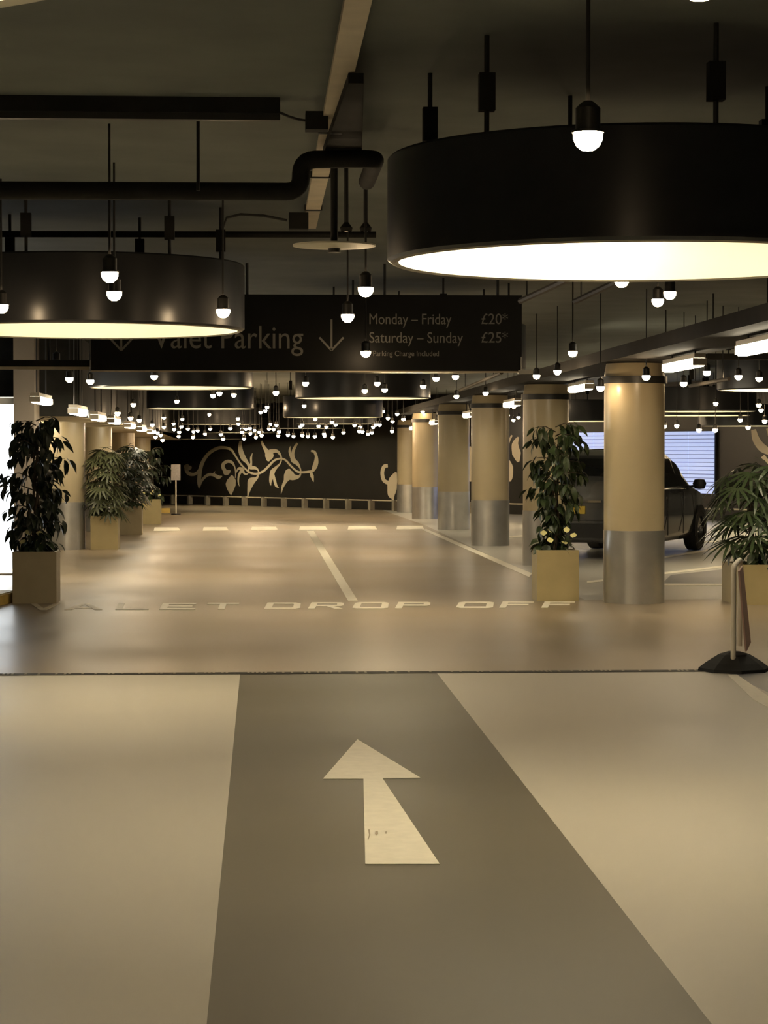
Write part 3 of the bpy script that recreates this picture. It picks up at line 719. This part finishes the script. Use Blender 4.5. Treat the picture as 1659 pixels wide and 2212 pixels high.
# ================================================================= PLANTERS AND PLANTS
def make_planter(c, wx, wy, h, label, m='planter'):
    t = empty('planter', c, label, 'planter', 'square planters')
    b = MB(); x, y = wx/2, wy/2; i = .025
    o = [(-x,-y),(x,-y),(x,y),(-x,y)]; q = [(-x+i,-y+i),(x-i,-y+i),(x-i,y-i),(-x+i,y-i)]
    vs = [(*p,0.0) for p in o] + [(*p,h) for p in o] + [(*p,h) for p in q] + [(*p,h-.06) for p in q]
    fs = [(3,2,1,0)]
    for k in range(4):
        n = (k+1) % 4; fs += [(k,n,n+4,k+4),(k+4,n+4,n+8,k+8),(k+8,n+8,n+12,k+12)]
    b.add(vs, fs); b.build('box', M[m], t)
    MB().box((-x+i,-y+i,h-.10),(x-i,y-i,h-.035)).build('soil', M['soil'], t)
    return t
def leaf_mesh(L, Wd, m, name='leaf', droop=.25, fold=.25):
    vs = []; fs = []; prof = [(0,.02),(.2,.75),(.45,1),(.7,.72),(.9,.25),(1,.0)]
    for u, k in prof:
        z = -droop*L*u*u; wv_ = Wd/2*k
        vs += [(u*L,-wv_, z+fold*wv_), (u*L,0,z), (u*L,wv_, z+fold*wv_)]
    for i in range(len(prof)-1):
        a = 3*i; fs += [(a,a+3,a+4,a+1),(a+1,a+4,a+5,a+2)]
    return MB().add(vs, fs).mesh(name, m, True)
def ficus(c, H, prof, n, label, seed, m='leaf', ls=1.0):
    rg = random.Random(seed); t = empty('ficus_tree', c, label, 'tree', 'ficus trees')
    b = MB()
    for k in range(3):
        a = k*2.1
        b.tube([(0.025*math.cos(a+z*6), .025*math.sin(a+z*6), z*H*.82) for z in [j/10 for j in range(11)]], [.02-.012*j/10 for j in range(11)], 7)
    b.build('trunk', M['bark'], t, smooth=True)
    ms = [leaf_mesh(.115*ls,.052*ls,M[m]), leaf_mesh(.095*ls,.046*ls,M[m],droop=.4), leaf_mesh(.13*ls,.055*ls,M[m],droop=.5)]
    tw = MB(); ex = MB(); made = [0]
    nb = max(12, n//9)
    for i in range(nb):
        u = (i+.5)/nb; z = H*(.06+.92*u)
        rad = 0
        for (u0,r0),(u1,r1) in zip(prof, prof[1:]):
            if u0 <= u <= u1: rad = r0+(r1-r0)*(u-u0)/(u1-u0+1e-6)
        a = i*2.4 + rg.random(); ln = rad*(.75+.4*rg.random())
        p0 = Vector((0,0,z-.12*ln)); p1 = Vector((math.cos(a)*ln, math.sin(a)*ln, z+.10*ln-.25*ln*ln))
        pm_ = (p0+p1)/2 + Vector((0,0,.12*ln))
        tw.tube([p0,pm_,p1], [.007,.005,.002], 5)
        for k in range(17):
            s = .2+.8*(k+rg.random())/17; p = (p0*(1-s)+pm_*s)*(1-s)+(pm_*(1-s)+p1*s)*s
            p = p + Vector((rg.uniform(-.045,.045),rg.uniform(-.045,.045),rg.uniform(-.05,.03)))
            me_ = rg.choice(ms); ro = (rg.uniform(-.6,.6), rg.uniform(.25,1.25), a+rg.uniform(-1.4,1.4))
            if k % 2 == 0: link('leaf', me_, t, p, ro)
            else:
                mx = Matrix.Translation(p) @ Euler(ro).to_matrix().to_4x4()
                ex.add([mx @ v.co for v in me_.vertices], [tuple(q.vertices) for q in me_.polygons])
    tag(ex.build('foliage', M[m], t, smooth=True), kind='stuff')
    tw.build('branch', M['bark'], t, smooth=True)
    return t
def fan_mesh(m, L=.26, nf=8):
    b = MB()
    for k in range(nf):
        a = R(-75+150*k/(nf-1)); l = L*(1-.25*abs(k-(nf-1)/2)/(nf/2)); wd = .018
        vs = []; fs = []
        for u, q in ((0,.4),(.35,1),(.7,.85),(1,.05)):
            x = .02+u*l; z = -.30*l*u*u; ct, st_ = math.cos(a), math.sin(a)
            for s in (-1,1):
                y = s*wd*q; vs.append((x*ct-y*st_, x*st_+y*ct, z))
        for i in range(3): fs.append((2*i,2*i+2,2*i+3,2*i+1))
        b.add(vs, fs)
    b.tube([(-.22,0,-.08),(-.1,0,-.01),(.02,0,0)], .004, 5)
    return b.mesh('frond', m, False)
def lady_palm(c, H, rad, n, label, seed, m='leaf_palm', L=.26, zlo=.12):
    rg = random.Random(seed); t = empty('lady_palm', c, label, 'palm', 'lady palms')
    fans = [fan_mesh(M[m], L), fan_mesh(M[m], L*.85, 7)]
    stems = [(rg.uniform(-.07,.07), rg.uniform(-.07,.07)) for _ in range(5)]
    for (x,y) in stems:
        hh = H*rg.uniform(.7,.95)
        MB().tube([(x*.6,y*.6,0),(x,y,hh*.5),(x*1.8,y*1.8,hh)], [.014,.012,.008], 6).build('cane', M['bark'], t, smooth=True)
    for i in range(n):
        u = (i+.5)/n; z = H*(zlo+(1-zlo)*u); a = i*2.399+rg.uniform(-.3,.3); r = rad*(.35+.5*rg.random())*(1-.35*max(0,u-.7)/.3)
        link('frond', rg.choice(fans), t, (math.cos(a)*r, math.sin(a)*r, z-.06), (rg.uniform(-.3,.3), rg.uniform(.1,.75), a))
    return t
heart = None
def anthurium(c, wx, wy, n, nf, label, seed, h=.13):
    rg = random.Random(seed); t = empty('flowering_plant', c, label, 'flowering plant', 'low flowering plants')
    lm = leaf_mesh(.12,.085,M['leaf'],droop=.45); sm_ = leaf_mesh(.085,.07,M['flower'],'flower',droop=.1,fold=.1)
    st_ = MB()
    for i in range(n):
        p = Vector((rg.uniform(-wx,wx), rg.uniform(-wy,wy), h*rg.uniform(.3,1.1))); a = math.atan2(p.y, p.x)+rg.uniform(-.8,.8)
        link('leaf', lm, t, p, (rg.uniform(-.4,.4), rg.uniform(.0,.9), a)); st_.tube([(p.x*.6,p.y*.6,0),p], .003, 4)
    for i in range(nf):
        p = Vector((rg.uniform(-wx,wx)*1.1, -wy*rg.uniform(.5,1.3), h*rg.uniform(.7,1.7)))
        fo = link('flower', sm_, t, p, (rg.uniform(-.2,.2), rg.uniform(-.9,-.5), R(90)+rg.uniform(-.6,.6))); st_.tube([(p.x*.5,p.y*.5,0),p], .003, 4)
    st_.build('stem', M['leaf_dark'], t)
    return t
PH = .52
def planted(px0, px1, pybase, label, m='planter'):
    a, e = fl(px0, pybase), fl(px1, pybase); wx = e.x-a.x
    c = Vector(((a.x+e.x)/2, a.y+wx/2, slope(a.y))); make_planter(c, wx, wx, PH, label, m); return c + UP*(PH-.035), wx
c, wx = planted(27, 121.5, 1304, 'khaki cube planter in a shaded tone nearest on the left, holding the tall ficus', 'planter_shaded')
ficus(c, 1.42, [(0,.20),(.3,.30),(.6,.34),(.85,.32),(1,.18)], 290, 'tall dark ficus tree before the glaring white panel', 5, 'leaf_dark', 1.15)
anthurium(c, .16, .16, 22, 5, 'dark leafy plants with a few flowers under the tall dark ficus', 6)
c, wx = planted(1160, 1251, 1299, 'khaki cube planter standing left of the nearest column')
ficus(c, 1.36, [(0,.10),(.25,.17),(.5,.25),(.8,.36),(1,.22)], 290, 'green ficus tree in the khaki planter beside the nearest column', 9, 'leaf', 1.15)
anthurium(c, .17, .17, 24, 6, 'low leaves with cream flowers under the green ficus', 12)
c, wx = planted(195.5, 255, 1187.5, 'khaki cube planter second along the left columns, holding a lady palm')
lady_palm(c, 1.12, .35, 70, 'pale lit lady palm in the second left planter', 3)
anthurium(c, .19, .19, 22, 7, 'low plants with yellow flowers under the lit lady palm', 13)
c, wx = planted(257, 306, 1155.5, 'khaki cube planter third along the left columns', 'planter_shaded')
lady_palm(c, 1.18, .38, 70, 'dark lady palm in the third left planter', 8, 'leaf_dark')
anthurium(c, .19, .19, 16, 2, 'low dark leaves under the dark lady palm', 14)
c, wx = planted(308, 347, 1133, 'khaki cube planter farthest along the left columns')
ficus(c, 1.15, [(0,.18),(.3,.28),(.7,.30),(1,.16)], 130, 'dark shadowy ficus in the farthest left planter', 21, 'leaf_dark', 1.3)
anthurium(c, .19, .19, 14, 5, 'low plants with cream flowers in the farthest planter', 15)
# right rectangular planter
a = fl(1591, 1307); c = Vector((a.x+.55, a.y+.35, 0))
make_planter(c, 1.1, .70, .40, 'wide low khaki trough planter at the right picture edge', 'planter')
cc = c + UP*.365
lady_palm(cc + Vector((-.28,.05,0)), 1.10, .42, 46, 'drooping dark lady palm in the wide trough at the right edge', 31, 'leaf', .34, .22)
anthurium(cc + Vector((-.30,-.12,0)), .22, .14, 24, 1, 'low leafy plants in the wide trough at the right edge', 32, .15)

# ================================================================= FOLDING BARRIER
p = fl(1584, 1452)
br = empty('folding_barrier', p, 'white hoop barrier with pinkish panel on a black rubber base', 'barrier')
bd = Vector((p.x, p.y, 0)).normalized(); bl_ = Vector((bd.y, -bd.x, 0))
def bp_(u, l, z): return bd*u + bl_*l + UP*z
hp = arc_path([bp_(0,0,.02),bp_(0,0,.735),bp_(.5,.03,.745),bp_(.95,.045,.735),bp_(.95,.045,.10)], .07)
MB().tube(hp, .019, 12).build('hoop', M['barrier_white'], br, smooth=True)
q = [bp_(.06,.028,.70), bp_(.80,.055,.70), bp_(.80,.115,.14), bp_(.06,.080,.14)]
b = MB(); o_ = bl_*.012; b.add([v for v in q]+[v+o_ for v in q], [(0,1,2,3),(7,6,5,4),(0,4,5,1),(1,5,6,2),(2,6,7,3),(3,7,4,0)])
b.build('panel', M['barrier_pink'], br)
b = MB(); vs = []; n = 28
for rr_, z in ((.255,0),(.25,.022),(.20,.06),(.11,.115),(.04,.135)):
    vs.append((rr_, z))
b.lathe(vs, 8, (0.03,.12,0)); b.disc(.04,.135,8,(0.03,.12,0)); b.build('rubber_base', M['rubber'], br)

# ================================================================= CAR
car = empty('car', Vector((5.37, 32.9, 0)), 'dark grey hatchback parked behind the nearest column', 'car', rz=R(65))
ST = [ # x, half width, z_bottom, z_belt, half roof width, z_roof
 (-2.10,.70,.36,.80,.60,.86), (-2.07,.78,.28,.92,.64,1.02), (-1.98,.82,.24,.98,.66,1.26), (-1.82,.84,.22,.99,.63,1.42), (-1.3,.86,.20,.99,.62,1.50),
 (-.5,.87,.20,.98,.62,1.53), (.2,.87,.20,.96,.61,1.51), (.6,.87,.20,.95,.60,1.42), (.95,.865,.20,.94,.62,1.22), (1.25,.86,.20,.93,.66,1.00),
 (1.6,.84,.20,.88,.66,.93), (1.9,.80,.22,.78,.62,.83), (2.08,.72,.26,.66,.54,.70), (2.15,.60,.32,.55,.44,.58)]
def section(i):
    x, wd, zb_, zl, rw, zr = i
    zm = (zb_+zl)/2
    return [(wd*.86,zb_),(wd*.97,zb_+.10),(wd,zm),(wd*.985,zl-.10),(wd*.95,zl),(wd*.95*.6+rw*.4,zl*.6+zr*.4),(wd*.95*.25+rw*.75,zl*.2+zr*.8),(rw*.95,zr-.02*(zr-zl)),(rw*.75,zr+.012),(rw*.4,zr+.025),(0,zr+.03)]
def lerp(a, b, u): return tuple(p*(1-u)+q*u for p, q in zip(a, b))
sts = []
for a, b_ in zip(ST, ST[1:]):
    for k in range(4): sts.append(lerp(a, b_, k/4))
sts.append(ST[-1])
xs = [s[0] for s in sts]; SEC = [section(s) for s in sts]; NJ = len(SEC[0])
full = [[(y,z) for y,z in s] + [(-y,z) for y,z in reversed(s[:-1])] for s in SEC]
NF = len(full[0]); b = MB(); vs = []; fs = []
for x, s in zip(xs, full): vs += [(x,y,z) for y,z in s]
for i in range(len(xs)-1):
    for j in range(NF-1): fs.append((i*NF+j,(i+1)*NF+j,(i+1)*NF+j+1,i*NF+j+1))
    fs.append((i*NF+NF-1,(i+1)*NF+NF-1,(i+1)*NF,i*NF))
fs.append(tuple(range(NF))); fs.append(tuple(reversed(range((len(xs)-1)*NF,len(xs)*NF))))
body = b.add(vs, fs).build('body', M['paint'], car, smooth=True)
def skin(x0, x1, j0, j1, side, name, m, off=.007):
    """panel following the body between lengths x0..x1 and section points j0..j1 (both sides of centre when side=0)"""
    b = MB(); ii = [i for i,x in enumerate(xs) if x0-.001 <= x <= x1+.001]
    js = list(range(j0, j1+1)) if side > 0 else ([NF-1-j for j in range(j0, j1+1)] if side < 0 else list(range(j0, NF-j0)))
    vs = []; fs = []
    for i in ii:
        for j in js:
            p = Vector((xs[i], *full[i][j])); n = Vector((0, p.y*.9, (p.z-.8)))
            if side == 0: n = Vector((-.8 if p.x < 0 else .8, 0, .6))
            else: n = Vector((0, 1 if p.y > 0 else -1, .25))
            vs.append(p + n.normalized()*off)
    k = len(js)
    for a in range(len(ii)-1):
        for c_ in range(k-1): fs.append((a*k+c_,(a+1)*k+c_,(a+1)*k+c_+1,a*k+c_+1))
    return b.add(vs, fs).build(name, M[m], car, smooth=True)
for s in (1,-1):
    skin(-1.75,-.72,5,6,s,'side_window','glass'); skin(-.60,.20,5,6,s,'side_window','glass'); skin(.28,.80,5,6,s,'side_window','glass')
    skin(-1.78,.85,4,5,s,'side_window','glass',.006)
    for x in (-.66,.24,1.0):
        MB().box((x-.006,s*.874-.006,.30),(x+.006,s*.874+.004,.93)).build('door_seam', M['trim_black'], car)
    for x in (-.55,.38):
        MB().box((x-.10,s*.866-.012,.82),(x+.10,s*.866+.022,.85)).build('door_handle', M['chrome'], car)
    MB().box((-1.6,s*.862-.01,.985),(.9,s*.862+.006,1.0)).build('window_trim', M['chrome'], car)
    mi_ = MB(); mi_.lathe([(.0001,-.10),(.06,-.09),(.085,0),(.06,.075),(.0001,.09)], 14, (0,0,0)); 
    o = mi_.build('wing_mirror', M['trim_black'], car, (.72, s*1.0, 1.03), smooth=True); o.scale = (.75, 1.25, .85)
    MB().tube([(.72,s*.85,.98),(.72,s*.97,1.0)], .02, 8).build('mirror_arm', M['trim_black'], car)
    for x in (-1.28, 1.32):
        wz = .325
        tyre = MB(); pr = [(.20,-.10),(.30,-.105),(.322,-.085),(.325,0),(.322,.085),(.30,.105),(.20,.10)]
        tyre.lathe(pr, 36); ty = tyre.build('tyre', M['rubber'], car, (x, s*.775, wz), smooth=True); ty.rotation_euler = (PI/2,0,0)
        rim = MB(); rim.lathe([(.0001,-.06),(.05,-.085),(.07,-.07),(.07,-.06)], 20); 
        for k in range(5):
            a = 2*PI*k/5; d_ = Vector((math.cos(a), math.sin(a), 0)); q = Vector((-d_.y, d_.x, 0))
            rim.add([d_*.05+q*.03+UP*-.08, d_*.05-q*.03+UP*-.08, d_*.20-q*.02+UP*-.075, d_*.20+q*.02+UP*-.075, d_*.05+q*.03+UP*-.05, d_*.05-q*.03+UP*-.05, d_*.20-q*.02+UP*-.05, d_*.20+q*.02+UP*-.05],
                    [(0,1,2,3),(7,6,5,4),(0,4,5,1),(1,5,6,2),(2,6,7,3),(3,7,4,0)])
        rim.lathe([(.19,-.09),(.205,-.09),(.205,.09),(.19,.09)], 36, close=True)
        rm = rim.build('wheel_rim', M['chrome'], ty, smooth=False)
        if s > 0: rm.rotation_euler = (PI,0,0)
        ar = MB(); N_ = 20; vs = []; fs = []
        for k in range(N_+1):
            a = PI*k/N_*1.16-.25
            for r_ in (.20,.375): vs.append((x+r_*math.cos(a), s*.878, wz+r_*math.sin(a)))
        for k in range(N_): fs.append((2*k,2*k+1,2*k+3,2*k+2))
        ar.add(vs, fs).build('wheel_arch', M['trim_black'], car)
    MB().box((-1.99,s*.70-.12,.80),(-1.90,s*.70+.125,1.06)).build('tail_light', M['tail'], car)
    hl = MB().box((1.93,s*.60-.14,.66),(2.02,s*.60+.14,.80)); hl.build('head_light', M['chrome'], car)
skin(-2.045,-1.86,8,0,0,'rear_window','glass',.012)
skin(.62,1.18,8,0,0,'windscreen','glass',.012)
MB().box((-2.16,-.66,.30),(-2.06,.66,.50)).build('rear_bumper', M['trim_black'], car)
MB().box((-2.125,-.06,.64),(-2.10,.46,.75)).build('number_plate', M['plate_y'], car)
MB().box((-2.13,-.30,.80),(-2.09,.30,.83)).build('tailgate_handle', M['chrome'], car)
MB().box((-2.11,-.7,.545),(-2.085,.7,.555)).build('tailgate_seam', M['trim_black'], car)
